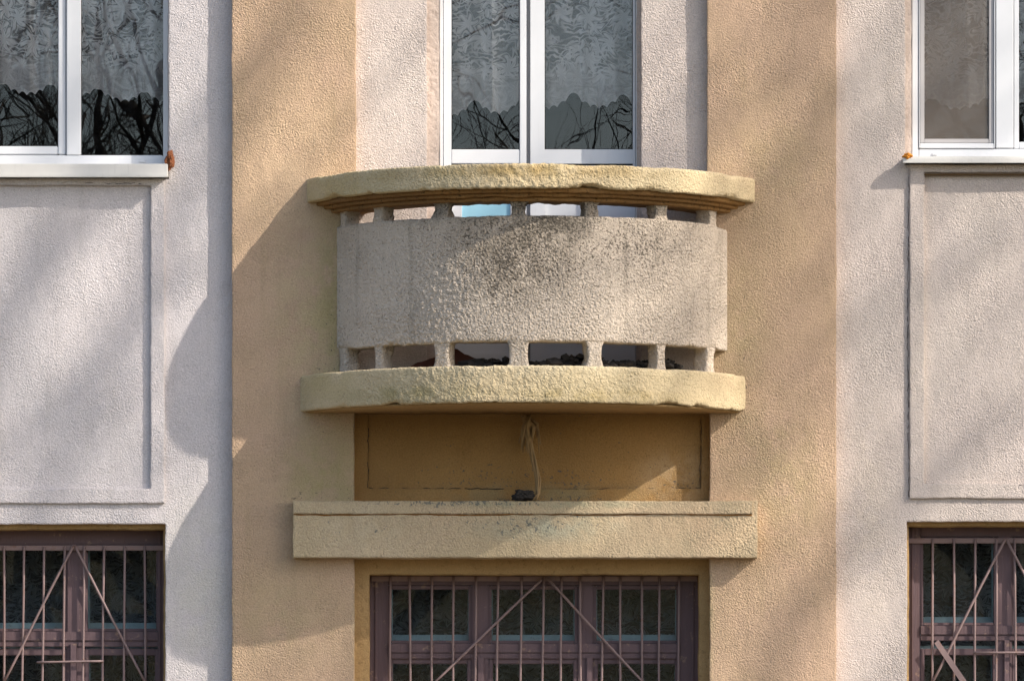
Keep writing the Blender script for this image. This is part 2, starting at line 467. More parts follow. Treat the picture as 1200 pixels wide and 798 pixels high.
# side panels under the white windows
for (o0, o1, i0, i1, pt, pb, ib, lab) in ((-44, 192, -28, 176, 206, 589, 572, 'FL'), (1067, 1299, 1084, 1282, 191, 583, 566, 'FR')):
    paint_cell(o0, o1, pt, pb, YW - 0.014, lab)
    paint_cell(i0, i1, pt + 10, ib, YW + 0.006, 'IL' if lab == 'FL' else 'IR')
HOLE = 9.0
# rebates round windows then openings
paint_cell(500, 752, TOP + 230, 434, 0.115, 'RV')
paint_cell(514, 747, TOP + 240, 434, HOLE, 'X')
paint_cell(-40, 197, -178, 208, YW + 0.05, 'RVL')
paint_cell(-38, 195, -174, 200, HOLE, 'X')
paint_cell(1062, 1297, -178, 192, YW + 0.05, 'RVR')
paint_cell(1070, 1291, -174, 187, HOLE, 'X')
paint_cell(432, 820, 672, 1072, HOLE, 'X')
paint_cell(-27, 193, 613, 1075, YW + 0.05, 'RBL')
paint_cell(-24, 190, 619, 1072, HOLE, 'X')
paint_cell(1064, 1302, 610, 1075, YW + 0.05, 'RBR')
paint_cell(1067, 1299, 615, 1072, HOLE, 'X')
# cracks of missing plaster along the right panel's foot stay in the material

PARTS = {'W': ('wall', 'white'), 'WL': ('wall', 'white'), 'WR': ('wall', 'beige'), 'PL': ('pilaster', 'ochre'), 'PR': ('pilaster', 'ochre'),
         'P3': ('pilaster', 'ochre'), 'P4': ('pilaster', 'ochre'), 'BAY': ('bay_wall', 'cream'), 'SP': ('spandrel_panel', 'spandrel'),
         'SP2': ('apron_wall', 'ochre'), 'SUR': ('window_surround', 'smooth_ochre'), 'LI': ('lintel', 'lintel'),
         'FL': ('panel_border', 'white'), 'FR': ('panel_border', 'beige'), 'IL': ('wall_panel', 'white'), 'IR': ('wall_panel', 'beige'),
         'RV': ('door_reveal', 'pink'), 'RVL': ('window_reveal', 'white'), 'RVR': ('window_reveal', 'pink'),
         'RBL': ('window_rebate', 'smooth_ochre'), 'RBR': ('window_rebate', 'smooth_ochre')}
LABELS = {'WL': 'bluish white roughcast wall left of the left ochre pilaster', 'WR': 'pinkish white roughcast wall right of the right ochre pilaster',
          'PL': 'ochre pilaster left of the balcony, crossed by its shadow', 'PR': 'sunlit ochre pilaster right of the balcony',
          'BAY': 'cream wall either side of the balcony door', 'SP': 'shaded ochre panel under the balcony',
          'LI': 'long projecting yellow lintel over the middle barred window',
          'IL': 'recessed white panel under the left white window', 'IR': 'recessed white panel under the right white window'}


def wob(a, b, f, seed):
    """Cheap smooth wobble in -1..1 from a few sines."""
    r = np.random.default_rng(seed)
    s = np.zeros_like(a)
    for k in range(7):
        w = f * (0.4 + 1.6 * r.random())
        t = r.random() * 6.283
        s += np.sin(w * (a * math.cos(t) + b * math.sin(t)) * 6.283 + r.random() * 6.283)
    return s / 4.0


def build_facade():
    xs_c = sorted({round(v, 5) for c in cells for v in c[:2]})
    zs_c = sorted({round(v, 5) for c in cells for v in c[2:4]})

    def refine(cuts, lo, hi):
        out = [cuts[0]]
        for a, b in zip(cuts, cuts[1:]):
            mid = (a + b) / 2
            st = 0.013 if lo < mid < hi else 0.09
            n = max(1, int(math.ceil((b - a) / st)))
            out += [a + (b - a) * k / n for k in range(1, n + 1)]
        return np.array(out)
    # extra cuts so that the fine zone hugs the view
    xs = refine(sorted(set(xs_c) | {X(-60), X(1260)}), X(-60), X(1260))
    zs = refine(sorted(set(zs_c) | {Z(-40), Z(840)}), Z(840), Z(-40))
    cx, cz = (xs[1:] + xs[:-1]) / 2, (zs[1:] + zs[:-1]) / 2
    nx, nz = len(cx), len(cz)
    dep = np.full((nx, nz), YW)
    labs = sorted({c[5] for c in cells})
    li = np.zeros((nx, nz), int)
    for (x0, x1, z0, z1, y, lab) in cells:
        ix = np.where((cx > x0) & (cx < x1))[0]
        iz = np.where((cz > z0) & (cz < z1))[0]
        dep[np.ix_(ix, iz)] = y
        li[np.ix_(ix, iz)] = labs.index(lab)
    GX, GZ = np.meshgrid(xs, zs, indexing='ij')
    PX = GX + 0.0016 * wob(GX, GZ, 3.0, 1) + 0.0011 * wob(GX, GZ, 13.0, 2)
    PZ = GZ + 0.0016 * wob(GX, GZ, 3.0, 3) + 0.0011 * wob(GX, GZ, 13.0, 4)
    DY = 0.0028 * wob(GX, GZ, 1.3, 5) + 0.0010 * wob(GX, GZ, 9.0, 6)
    for lab in labs:
        if lab == 'X': continue
        k = labs.index(lab)
        if not (li == k).any(): continue
        V, F = [], []
        base = 0
        for d in np.unique(dep[li == k]):
            mask = (li == k) & (dep == d)
            ii, jj = np.where(mask)
            ids = np.stack([ii * (nz + 1) + jj, (ii + 1) * (nz + 1) + jj, (ii + 1) * (nz + 1) + jj + 1, ii * (nz + 1) + jj + 1], 1)
            u, inv = np.unique(ids.ravel(), return_inverse=True)
            a, b = u // (nz + 1), u % (nz + 1)
            V.append(np.stack([PX[a, b], d + DY[a, b], PZ[a, b]], 1))
            F += (inv.reshape(-1, 4) + base).tolist()
            base += len(u)
        # returns: where a proud cell of this part meets a deeper neighbour
        SV, SF = [], []

        def ret(i0, j0, i1, j1, d, d2, flip):
            nonlocal base
            d2 = min(d2, 0.34)
            q = [(PX[i0, j0], d + DY[i0, j0], PZ[i0, j0]), (PX[i1, j1], d + DY[i1, j1], PZ[i1, j1]),
                 (PX[i1, j1], d2 + (DY[i1, j1] if d2 < 0.3 else 0), PZ[i1, j1]), (PX[i0, j0], d2 + (DY[i0, j0] if d2 < 0.3 else 0), PZ[i0, j0])]
            SV.extend(q)
            f = [base, base + 1, base + 2, base + 3]
            SF.append(f[::-1] if flip else f)
            base += 4
        for (di, dj) in ((1, 0), (-1, 0), (0, 1), (0, -1)):
            i = np.arange(max(0, -di), nx - max(0, di))
            j = np.arange(max(0, -dj), nz - max(0, dj))
            I, J = np.meshgrid(i, j, indexing='ij')
            me_ = (li[I, J] == k)
            df = dep[I + di, J + dj] > dep[I, J] + 1e-6
            for a, b in zip(*np.where(me_ & df)):
                a, b = I[a, b], J[a, b]
                d, d2 = dep[a, b], dep[a + di, b + dj]
                if di == 1: ret(a + 1, b, a + 1, b + 1, d, d2, True)
                elif di == -1: ret(a, b, a, b + 1, d, d2, False)
                elif dj == 1: ret(a, b + 1, a + 1, b + 1, d, d2, False)
                else: ret(a, b, a + 1, b, d, d2, True)
        VV = np.concatenate(V)
        if SV: VV = np.concatenate([VV, np.array(SV)])
        me = bpy.data.meshes.new(PARTS[lab][0])
        me.from_pydata(VV.tolist(), [], F + SF)
        sm = np.zeros(len(F) + len(SF), bool)
        sm[:len(F)] = True
        me.polygons.foreach_set("use_smooth", sm)
        me.materials.append(M[PARTS[lab][1]])
        o = bpy.data.objects.new(PARTS[lab][0], me)
        C.objects.link(o)
        o.parent = building
        if lab in LABELS: o['label'] = LABELS[lab]


build_facade()
# the rest of the house behind the front: side walls, roof, inner back wall (dim rooms)
x0, x1, z1 = X(-760), X(2010), Z(TOP)
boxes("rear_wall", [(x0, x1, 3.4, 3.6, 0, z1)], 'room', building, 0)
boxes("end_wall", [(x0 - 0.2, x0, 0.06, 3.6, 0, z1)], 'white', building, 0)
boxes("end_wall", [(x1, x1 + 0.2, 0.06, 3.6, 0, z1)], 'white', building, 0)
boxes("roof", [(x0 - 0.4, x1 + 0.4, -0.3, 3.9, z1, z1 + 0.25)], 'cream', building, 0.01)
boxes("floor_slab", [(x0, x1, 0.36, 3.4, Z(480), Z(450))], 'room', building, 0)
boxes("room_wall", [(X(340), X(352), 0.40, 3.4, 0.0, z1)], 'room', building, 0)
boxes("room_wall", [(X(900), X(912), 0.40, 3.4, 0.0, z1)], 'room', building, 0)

# ------------------------------------------------------------------ the balcony
BX = X(623.5)
YC, RS, RD, RDI = 0.427, 1.096, 0.978, 0.896


def fbm(p, f, o=3):
    v, a = 0.0, 1.0
    for _ in range(o):
        v += a * mnoise.noise(p * f)
        f *= 2.1
        a *= 0.5
    return v


def roughen(verts, amp, f, patch_f=2.2, chip=0.0, chip_z=None, seed=0.0):
    """Move points by noise: fine grain in patches, and knocked-off pieces along an arris."""
    out = []
    off = Vector((seed, seed * 1.7, seed * 0.6))
    for v in verts:
        v = Vector(v)
        q = v + off
        patch = min(1.0, max(0.15, 0.45 + 1.9 * mnoise.noise(q * patch_f))) * min(1.0, max(0.22, 2.6 - 2.6 * abs(v.x - BX) / 0.95))
        n = Vector((mnoise.noise(q * f), mnoise.noise((q + Vector((7, 3, 1))) * f), mnoise.noise((q + Vector((2, 9, 5))) * f)))
        n += 0.5 * Vector((mnoise.noise(q * f * 2.3), mnoise.noise((q + Vector((4, 1, 8))) * f * 2.3), mnoise.noise((q + Vector((6, 2, 3))) * f * 2.3)))
        w = v + n * amp * patch
        if chip and chip_z is not None:
            for cz, s in chip_z:
                e = max(0.0, 1 - abs(v.z - cz) / 0.022)
                if e > 0:
                    k = max(0.0, 1.5 * fbm(Vector((q.x, q.y, q.z * 0.3)), 5.5, 5) - 0.10) * (0.7 + 0.8 * abs(mnoise.noise(q * 70)))
                    w.z += s * chip * e * k
                    rad = Vector((v.x - BX, v.y - YC, 0)).normalized()
                    w -= rad * chip * 0.7 * e * k
        out.append(w)
    return out


def sweep(name, section, thetas, mat, parent, bx=BX, rough=0.0, rf=60, chip=0.0, chip_z=None, seed=0.0, smooth=True, patch_f=2.2):
    """section: closed list of (r, z) with r a radius about (bx, YC), or ('b', y, z) for a point on a straight back line."""
    V, F = [], []
    n = len(section)
    for th in thetas:
        for s in section:
            if s[0] == 'b':
                V.append((bx + RS * math.sin(th) * 0.97, max(s[1], YC - RS * math.cos(th) + 0.03), s[2]))
            else:
                V.append((bx + s[0] * math.sin(th), YC - s[0] * math.cos(th), s[1]))
    for i in range(len(thetas) - 1):
        for k in range(n):
            k2 = (k + 1) % n
            F.append((i * n + k, (i + 1) * n + k, (i + 1) * n + k2, i * n + k2))
    F.append(tuple(range(n)))
    F.append(tuple((len(thetas) - 1) * n + k for k in range(n))[::-1])
    if rough:
        V = roughen(V, rough, rf, patch_f, chip, chip_z, seed)
    return mesh_obj(name, V, F, mat, parent, smooth)


def lin(a, b, n):
    return [a + (b - a) * i / n for i in range(n + 1)]


def arris(r0, z0, z1, nz, rad=0.006):
    """Outer face from z0 to z1 at radius r0 with slightly rounded arrises."""
    pts = [(r0 - rad, z0), (r0 - rad * 0.3, z0 + rad * 0.3)]
    pts += [(r0, z) for z in lin(z0 + rad, z1 - rad, nz)]
    pts += [(r0 - rad * 0.3, z1 - rad * 0.3), (r0 - rad, z1)]
    return pts


T_ALL = lin(-R(67.2), R(67.2), 420)
ZS0, ZS1 = 3.398, 3.560          # floor slab
ZP0, ZP1 = 3.671, 4.230          # parapet
ZC0, ZC1 = 4.340, 4.447          # coping
bx_top, bx_bot = X(622), X(613)
# floor slab: full disc between the arc and the wall
sec = arris(RS - 0.006, ZS0, ZS1, 16, 0.008) + [(RS - 0.07, ZS1 + 0.002), (RS - 0.2, ZS1 + 0.003), ('b', 0.10, ZS1 + 0.003), ('b', 0.10, ZS0), (RS - 0.10, ZS0), (RS - 0.03, ZS0 + 0.001)]
slab = sweep("balcony_slab", sec, T_ALL, 'slab', building, bx_bot, 0.0038, 48, 0.019, [(ZS0, 1.0), (ZS1, -0.35)], 3.1)
tag(slab, "yellowish curved floor slab of the balcony with chipped lower edge")
sec = [(RS - 0.035, ZS0 + 0.004), (RS - 0.035, ZS0 - 0.004), (RS - 0.05, ZS0 - 0.006), ('b', 0.10, ZS0 - 0.006), ('b', 0.10, ZS0 + 0.004)]
sweep("soffit_shade_sheet", sec, lin(-R(66.3), R(66.3), 120), 'smooth_ochre', slab, bx_bot, 0.003, 20, seed=1.1)  # separate sheet whose orange-brown stands for the warm shade below the slab
# parapet drum
DT = lin(-R(64.6), R(64.6), 440)
sec = [(RD - 0.006, ZP0)] + [(RD, z) for z in lin(ZP0 + 0.005, ZP1 - 0.005, 110)] + [(RD - 0.006, ZP1), (RDI, ZP1)] + [(RDI, z) for z in lin(ZP1 - 0.05, ZP0 + 0.05, 6)] + [(RDI, ZP0)]
parapet = sweep("balcony_parapet", sec, DT, 'drum', building, BX, 0.0042, 62, 0.010, [(ZP0, 0.8), (ZP1, -0.8)], 8.7, patch_f=1.6)
tag(parapet, "round greyish roughcast balcony parapet with dark staining")
# coping ring
sec = arris(RS, ZC0, ZC1, 12, 0.007) + [(RS - 0.1, ZC1 + 0.004), (0.80, ZC1), (0.80, ZC0 + 0.004), (RS - 0.1, ZC0 + 0.001)]
coping = sweep("balcony_coping", sec, T_ALL, 'slab', building, bx_top, 0.0044, 48, 0.018, [(ZC0, 0.9), (ZC1, -0.45)], 5.3)
tag(coping, "yellow curved coping slab on top of the balcony, flaked along its face")
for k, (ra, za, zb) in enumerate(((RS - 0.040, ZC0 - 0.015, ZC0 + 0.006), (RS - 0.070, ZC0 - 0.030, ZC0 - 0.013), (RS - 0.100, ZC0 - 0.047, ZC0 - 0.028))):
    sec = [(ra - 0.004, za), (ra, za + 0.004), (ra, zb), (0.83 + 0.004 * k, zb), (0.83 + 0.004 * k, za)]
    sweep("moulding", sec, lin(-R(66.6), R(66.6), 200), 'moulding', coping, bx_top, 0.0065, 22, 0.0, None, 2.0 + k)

# short piers between the openings (edges of openings in degrees round the drum)
OPEN = [(-59.3, -45.9), (-42.9, -26.6), (-22.8, -5.0), (-0.8, 14.2), (18.6, 34.8), (37.9, 54.6)]


def pier(t0, t1, z0, z1, parent, seed):
    r0, r1 = RDI + 0.004, RD - 0.005
    V, F = [], []
    nt, nz, nr = 6, 10, 5
    idx = {}

    def vert(i, k, j):
        key = (i, k, j)
        if key not in idx:
            th = R(t0 + (t1 - t0) * i / nt)
            r = r0 + (r1 - r0) * k / nr
            z = z0 + (z1 - z0) * j / nz
            flare = (0.92 + 0.2 * math.sin(seed * 2.3)) + 0.42 * abs(2 * j / nz - 1) ** 3
            thm = R((t0 + t1) / 2)
            th = thm + (th - thm) * flare
            idx[key] = len(V)
            V.append((BX + r * math.sin(th), YC - r * math.cos(th), z))
        return idx[key]
    for j in range(nz):
        for i in range(nt):
            F.append((vert(i, nr, j), vert(i + 1, nr, j), vert(i + 1, nr, j + 1), vert(i, nr, j + 1)))
            F.append((vert(i + 1, 0, j), vert(i, 0, j), vert(i, 0, j + 1), vert(i + 1, 0, j + 1)))
        for k in range(nr):
            F.append((vert(0, k, j), vert(0, k + 1, j), vert(0, k + 1, j + 1), vert(0, k, j + 1)))
            F.append((vert(nt, k + 1, j), vert(nt, k, j), vert(nt, k, j + 1), vert(nt, k + 1, j + 1)))
    V2 = roughen(V, 0.015, 26, 3.0, seed=seed)
    return mesh_obj("pier", V2, F, 'drum', parent, True)


edges = [-62.8] + [e for o in OPEN for e in o] + [57.8]
for row, (za, zb) in enumerate(((ZS1 - 0.006, ZP0 + 0.012), (ZP1 - 0.012, ZC0 - 0.042))):
    for k in range(0, len(edges), 2):
        j = random.uniform(-0.8, 0.8)
        pier(edges[k] + j, edges[k + 1] + j, za, zb, parapet, 10 * row + k)

# ------------------------------------------------------------------ white windows and the balcony door
YF1 = 0.150           # face of the white frames in the side walls
YF2 = 0.190           # face of the balcony door


def pane(x0, x1, z0, z1, y, mat, parent, name="pane"):
    return boxes(name, [(x0, x1, y, y + 0.004, z0, z1)], mat, parent, 0)


def frame_boxes(l, r, t, b, wl, wr, wt, wb, y0, y1):
    """Rails between stiles, all in photo pixels."""
    return [(X(l), X(l + wl), y0, y1, Z(b), Z(t)), (X(r - wr), X(r), y0, y1, Z(b), Z(t)),
            (X(l + wl), X(r - wr), y0 + 0.0015, y1, Z(b), Z(b - wb)), (X(l + wl), X(r - wr), y0 + 0.0015, y1, Z(t + wt), Z(t))]


# left white window
wl = boxes("window", frame_boxes(-38, 196, -174, 191, 8, 7, 10, 13, YF1, YF1 + 0.07) + [(X(75), X(92), YF1, YF1 + 0.07, Z(178), Z(-164))], 'pvc', building, 0.004)
tag(wl, "white window with a bare pane on the right, left of the balcony")
boxes("sash", frame_boxes(-28, 74, -163, 177, 10, 9, 10, 10, YF1 + 0.012, YF1 + 0.06), 'pvc', wl, 0.004)
boxes("gasket", frame_boxes(-19, 66, -154, 168.5, 1.4, 1.4, 1.4, 1.4, YF1 + 0.018, YF1 + 0.03), 'dark_gap', wl, 0)
boxes("gasket", frame_boxes(91, 190, -165, 178.8, 1.4, 1.4, 1.4, 1.4, YF1 + 0.018, YF1 + 0.03), 'dark_gap', wl, 0)
pane(X(-18), X(65), Z(168), Z(-153), YF1 + 0.035, 'glass', wl)
pane(X(92), X(189), Z(178), Z(-164), YF1 + 0.035, 'glass', wl)
boxes("drain_cover", [(X(161), X(168), YF1 - 0.004, YF1 + 0.01, Z(186.5), Z(183))], 'pvc', wl, 0.001)
boxes("sill", [(X(-46), X(196.5), -0.012, YF1 - 0.002, Z(207), Z(192.5)), (X(-46), X(196.5), -0.018, -0.0125, Z(208.5), Z(204))], 'sill', wl, 0.002)

# right white window with the fly screen
wr = boxes("window", frame_boxes(1071, 1290, -174, 181.5, 8, 8, 10, 11, YF1, YF1 + 0.07) + [(X(1170), X(1191), YF1 + 0.001, YF1 + 0.07, Z(170), Z(-164))], 'pvc', building, 0.004)
tag(wr, "white window with a grey fly screen, right of the balcony")
boxes("sash", frame_boxes(1079.5, 1169, -163, 170, 1.2, 1.2, 4, 6, YF1 - 0.004, YF1 + 0.03), 'pvc', wr, 0.002)
boxes("sash", frame_boxes(1191.5, 1281.5, -163, 170, 6, 6, 8, 8, YF1 + 0.01, YF1 + 0.05), 'pvc', wr, 0.003)
boxes("screen_frame", frame_boxes(1081, 1167.5, -158, 163.6, 5, 5.5, 5, 5, YF1 + 0.004, YF1 + 0.022), 'pvc_grey', wr, 0.002)
pane(X(1085.5), X(1162.5), Z(159), Z(-153), YF1 + 0.010, 'screen', wr, "fly_screen")
pane(X(1081), X(1167), Z(164), Z(-158), YF1 + 0.035, 'glass', wr)
pane(X(1197), X(1276), Z(163), Z(-156), YF1 + 0.035, 'glass', wr)
boxes("drain_cover", [(X(1095), X(1101), YF1 - 0.004, YF1 + 0.01, Z(178), Z(175.5))], 'pvc', wr, 0.001)
boxes("sill", [(X(1060), X(1302), -0.002, YF1 - 0.002, Z(189.5), Z(183.5)), (X(1058), X(1302), -0.012, -0.0025, Z(191.5), Z(186))], 'sill', wr, 0.001)
boxes("sill_strip", [(X(1084), X(1300), YW - 0.018, YW - 0.004, Z(204.5), Z(202.6))], 'brown_hole', wr, 0)

# balcony door
dz = Z(428)
dr = boxes("balcony_door", [(X(514.5), X(518.5), YF2 - 0.012, YF2 + 0.07, dz, Z(-170)), (X(746), X(752), YF2 - 0.012, YF2 + 0.07, dz, Z(-170)), (X(518.5), X(746), YF2 - 0.01, YF2 + 0.07, Z(-170), Z(-178))],
           'pvc', building, 0.003)
tag(dr, "white double balcony door with lace behind its glass")
for (l, r, wl_, wr_, pl, pr, pm) in ((519, 617, 9.5, 8, 541, 598, 'blue_panel'), (621.5, 745.5, 17, 3, 640, 742, 'pvc')):
    y0, y1 = YF2, YF2 + 0.055
    boxes("door_leaf", [(X(l), X(l + wl_), y0, y1, dz, Z(-168)), (X(r - wr_), X(r), y0, y1, dz, Z(-168)),
                        (X(l + wl_), X(r - wr_), y0 + 0.0015, y1, Z(187), Z(170)), (X(l + wl_), X(r - wr_), y0 + 0.0015, y1, dz, Z(410)),
                        (X(l + wl_), X(pl), y0 + 0.003, y1, Z(410), Z(189)), (X(pr), X(r - wr_), y0 + 0.003, y1, Z(410), Z(189)),
                        (X(pl), X(pr), y0 + 0.003, y1, Z(200), Z(189)),
                        (X(l + wl_), X(r - wr_), y0 + 0.0015, y1, Z(-160), Z(-168))], 'pvc', dr, 0.003)
    boxes("door_panel", [(X(pl) - 0.004, X(pr) + 0.004, y0 + 0.014, y0 + 0.03, Z(330), Z(199))], pm, dr, 0)
    boxes("door_panel", [(X(pl) - 0.004, X(pr) + 0.004, y0 + 0.014, y0 + 0.03, Z(411), Z(336))], 'pvc', dr, 0)
    boxes("door_rail", [(X(pl), X(pr), y0 + 0.004, y0 + 0.03, Z(338), Z(328))], 'pvc', dr, 0.002)
    boxes("gasket", frame_boxes(l + wl_ - 0.3, r - wr_ + 0.3, -161, 170.6, 1.3, 1.3, 1.3, 1.5, y0 + 0.008, y0 + 0.02), 'dark_gap', dr, 0)
    boxes("gasket", [(X(l + wl_), X(r - wr_), y0 + 0.006, y0 + 0.03, Z(189), Z(187.2))], 'dark_gap', dr, 0)
    pane(X(l + wl_), X(r - wr_), Z(170.5), Z(-160), y0 + 0.025, 'glass', dr)
boxes("gasket", [(X(617.2), X(621.3), YF2 + 0.03, YF2 + 0.05, dz, Z(-168))], 'pvc_grey', dr, 0)
boxes("threshold", [(X(514.5), X(752), YF2 - 0.02, YF2 + 0.07, Z(440), Z(428.3))], 'sill', dr, 0.003)


# ------------------------------------------------------------------ lace curtains
def curtain(name, x0, x1, ztop, zhem, y, mat, label, nsc, phase=0.0, amp=0.085):
    """Hanging net with folds and a deep scalloped hem edged by small teeth."""
    nx, nz = 420, 26
    xs = np.linspace(x0, x1, nx)
    u = (xs - x0) / (x1 - x0) * nsc + phase
    arch = np.abs(np.sin(u * math.pi))
    hem = zhem + amp * (1 - arch ** 0.8) + 0.015 * np.abs(np.sin(u * math.pi * 6))
    hem = hem + 0.02 * np.sin(xs * 5.1 + phase * 3)
    V, H = [], []
    for j in range(nz + 1):
        t = j / nz
        z = hem + (ztop - hem) * t
        yy = y + 0.018 * np.sin(xs * 30 + 1.3 * np.sin(xs * 7 + phase)) + 0.010 * np.sin(xs * 63 + t * 1.5)
        V.append(np.stack([xs, yy, z], 1))
        H.append(z - hem)
    V = np.concatenate(V)
    F = [(j * nx + i, j * nx + i + 1, (j + 1) * nx + i + 1, (j + 1) * nx + i) for j in range(nz) for i in range(nx - 1)]
    o = mesh_obj(name, V, F, mat, None, True)
    at = o.data.attributes.new("hem", 'FLOAT', 'POINT')
    at.data.foreach_set("value", np.concatenate(H).astype(np.float32))
    tag(o, label, "curtain", "net curtains behind the windows")
    return o


curtain("lace_curtain", X(-45), X(200), Z(-176), Z(107), YF1 + 0.19, 'lace', "white lace curtain with scalloped hem behind the left white window", 4.4, 0.25, 0.05)
curtain("lace_curtain", X(505), X(765), Z(-176), Z(122), YF2 + 0.18, 'lace', "white lace curtain with deep scallops behind the balcony door", 4.4, 0.15, 0.075)
curtain("lace_curtain", X(1062), X(1300), Z(-176), Z(115), YF1 + 0.19, 'lace', "lace curtain dimmed by the fly screen of the right white window", 3.6, 0.45, 0.05)

# ------------------------------------------------------------------ mauve wooden windows
YM = 0.230


def wood_window(label, px0, px1, ptop, pb, lights, ystile, tr0, tr1, low_top, midstile, y):
    """lights: (l, r) pixel pairs of the upper panes; the stiles fill what is between them."""
    l0, r0 = lights[0][0], lights[-1][1]
    bl = [(X(px0 - 2), X(l0 - 3), y, y + 0.07, Z(pb), Z(ptop - 4)), (X(r0 + 3), X(px1 + 2), y, y + 0.07, Z(pb), Z(ptop - 4)),
          (X(l0 - 3), X(r0 + 3), y + 0.002, y + 0.07, Z(ystile - 5), Z(ptop - 4))]
    for (a, b) in zip(lights, lights[1:]):
        bl.append((X(a[1] + 3), X(b[0] - 3), y + 0.001, y + 0.07, Z(pb), Z(ystile - 5)))
    w = boxes("wooden_window", bl, 'mauve', building, 0.004)
    tag(w, label)
    # inner steps of the outer frame
    for fx in (px0 + 5, px1 - 8):
        boxes("frame_fillet", [(X(fx), X(fx + 3), y - 0.008, y + 0.01, Z(pb), Z(ptop))], 'mauve', w, 0.002)
    boxes("transom", [(X(l0 - 3), X(r0 + 3), y - 0.010, y + 0.002, Z(tr0 + 13), Z(tr0 + 2)), (X(l0 - 3), X(r0 + 3), y - 0.004, y + 0.003, Z(tr0 + 20), Z(tr0 + 13))], 'mauve', w, 0.003)
    for (l, r) in lights:
        # upper casement: thin sash, putty line and grimy glass
        boxes("sash", frame_boxes(l - 3, r + 3, ystile - 4.5, tr0 + 1.8, 3.5, 3.5, 4.5, 3.5, y + 0.008, y + 0.045), 'mauve', w, 0.002)
        pane(X(l), X(r), Z(tr0 - 1), Z(ystile - 0.5), y + 0.026, 'old_glass', w)
        boxes("sash", frame_boxes(l - 3, r + 3, low_top - 8, pb - 10, 5, 5, 8, 8, y + 0.006, y + 0.045), 'mauve', w, 0.003)
        pane(X(l + 1.5), X(r - 1.5), Z(pb - 18), Z(low_top - 0.5), y + 0.026, 'old_glass', w)
        # inner pale casement behind
        yi = y + 0.085
        boxes("inner_sash", frame_boxes(l - 4, r + 4, ystile - 12, tr0 + 6, 5.5, 5.5, 8, 15, yi, yi + 0.04), 'teal', w, 0.003)
        boxes("inner_sash", frame_boxes(l - 4, r + 4, low_top - 12, pb, 6, 6, 8, 14, yi, yi + 0.04), 'teal', w, 0.003)
    for m in midstile:
        boxes("cover_strip", [(X(m[0]), X(m[1]), y - 0.014, y + 0.003, Z(pb - 6), Z(m[2]))], 'mauve', w, 0.003)
    boxes("window_board", [(X(px0 - 2), X(px1 + 2), y + 0.07, y + 0.20, Z(pb + 4), Z(pb - 2))], 'teal', w, 0.002)
    return w


w_mid = wood_window("mauve wooden window with three lights under the long lintel", 433, 820, 672, 1070,
                    [(457, 549), (575.5, 674.5), (699.5, 795)], 688, 750, 765, 776, [(559, 567, 768), (688, 695, 768)], YM + 0.02)
w_left = wood_window("mauve wooden window under the left wall panel", -24, 190, 620, 1070, [(-14, 71), (98, 180)], 641, 736, 762, 766, [(78, 86, 752)], YM)
w_right = wood_window("mauve wooden window under the right wall panel", 1067, 1299, 616, 1070, [(1085.5, 1170), (1194, 1281)], 631, 729, 757, 766, [(1181, 1188, 748)], YM)
boxes("sill", [(X(425), X(827), -0.03, YM + 0.02, Z(1082), Z(1074))], 'sill', w_mid, 0.003)
boxes("sill", [(X(-32), X(198), 0.02, YM, Z(1082), Z(1076))], 'sill', w_left, 0.003)
boxes("sill", [(X(1060), X(1306), 0.02, YM, Z(1082), Z(1076))], 'sill', w_right, 0.003)

curtain("net_curtain", X(420), X(830), Z(668), Z(1030), YM + 0.42, 'lace_dim', "dim floral net deep behind the middle barred window", 5, 0.3)
curtain("net_curtain", X(-30), X(196), Z(616), Z(1030), YM + 0.40, 'lace_dim', "dim floral net deep behind the left barred window", 3, 0.1)
curtain("net_curtain", X(1060), X(1305), Z(612), Z(1030), YM + 0.40, 'lace_dim', "dim floral net deep behind the right barred window", 3, 0.7)


# ------------------------------------------------------------------ welded grilles before the wooden windows
def bent(px0, py0, px1, py1, y, n=7, w=0.0025, seed=0):
    r = random.Random(seed)
    a, b = r.uniform(0, 6), r.uniform(0, 6)
    return [(X(px0 + (px1 - px0) * i / n) + w * math.sin(a + i * 0.8), y + 0.5 * w * math.sin(b + i), Z(py0 + (py1 - py0) * i / n)) for i in range(n + 1)]


def grille(label, px0, px1, ptop, bars, diags, rods, y, pb=1066):
    g = thing("window_grille", label, "window grille", (X((px0 + px1) / 2), y, Z(pb)), "welded grilles before the wooden windows")
    inv = Vector(g.location)

    def part(name, pts, rad, sides=6):
        v, f = tube(pts, rad, sides)
        o = mesh_obj(name, [p - inv for p in v], f, 'bar', None, True)
        o.parent = g
    for k, (a, b) in enumerate(bars):
        part("bar", bent(a, ptop + 1, b, pb, y, 9, 0.002, k + int(px0)), 0.0058)
    for k, (a, b, c, d) in enumerate(diags):
        part("brace", bent(a, b, c, d, y - 0.011, 7, 0.0018, 50 + k), 0.0062)
    for k, (a, b, c, d) in enumerate(rods):
        part("rod", bent(a, b, c, d, y - 0.011, 5, 0.001, 80 + k), 0.0052)
    bl = [(X(px0) - inv.x, X(px1) - inv.x, y + 0.004 - inv.y, y + 0.016 - inv.y, Z(ptop + 6) - inv.z, Z(ptop) - inv.z)]
    o = boxes("rail", bl, 'bar', g, 0.002)
    o = boxes("rail", [(X(px0) - inv.x, X(px1) - inv.x, y + 0.006 - inv.y, y + 0.016 - inv.y, -0.006, 0.012)], 'bar', g, 0.002)
    return g


def span(a, b, n, c, d):
    return list(zip([a + (b - a) * i / (n - 1) for i in range(n)], [c + (d - c) * i / (n - 1) for i in range(n)]))


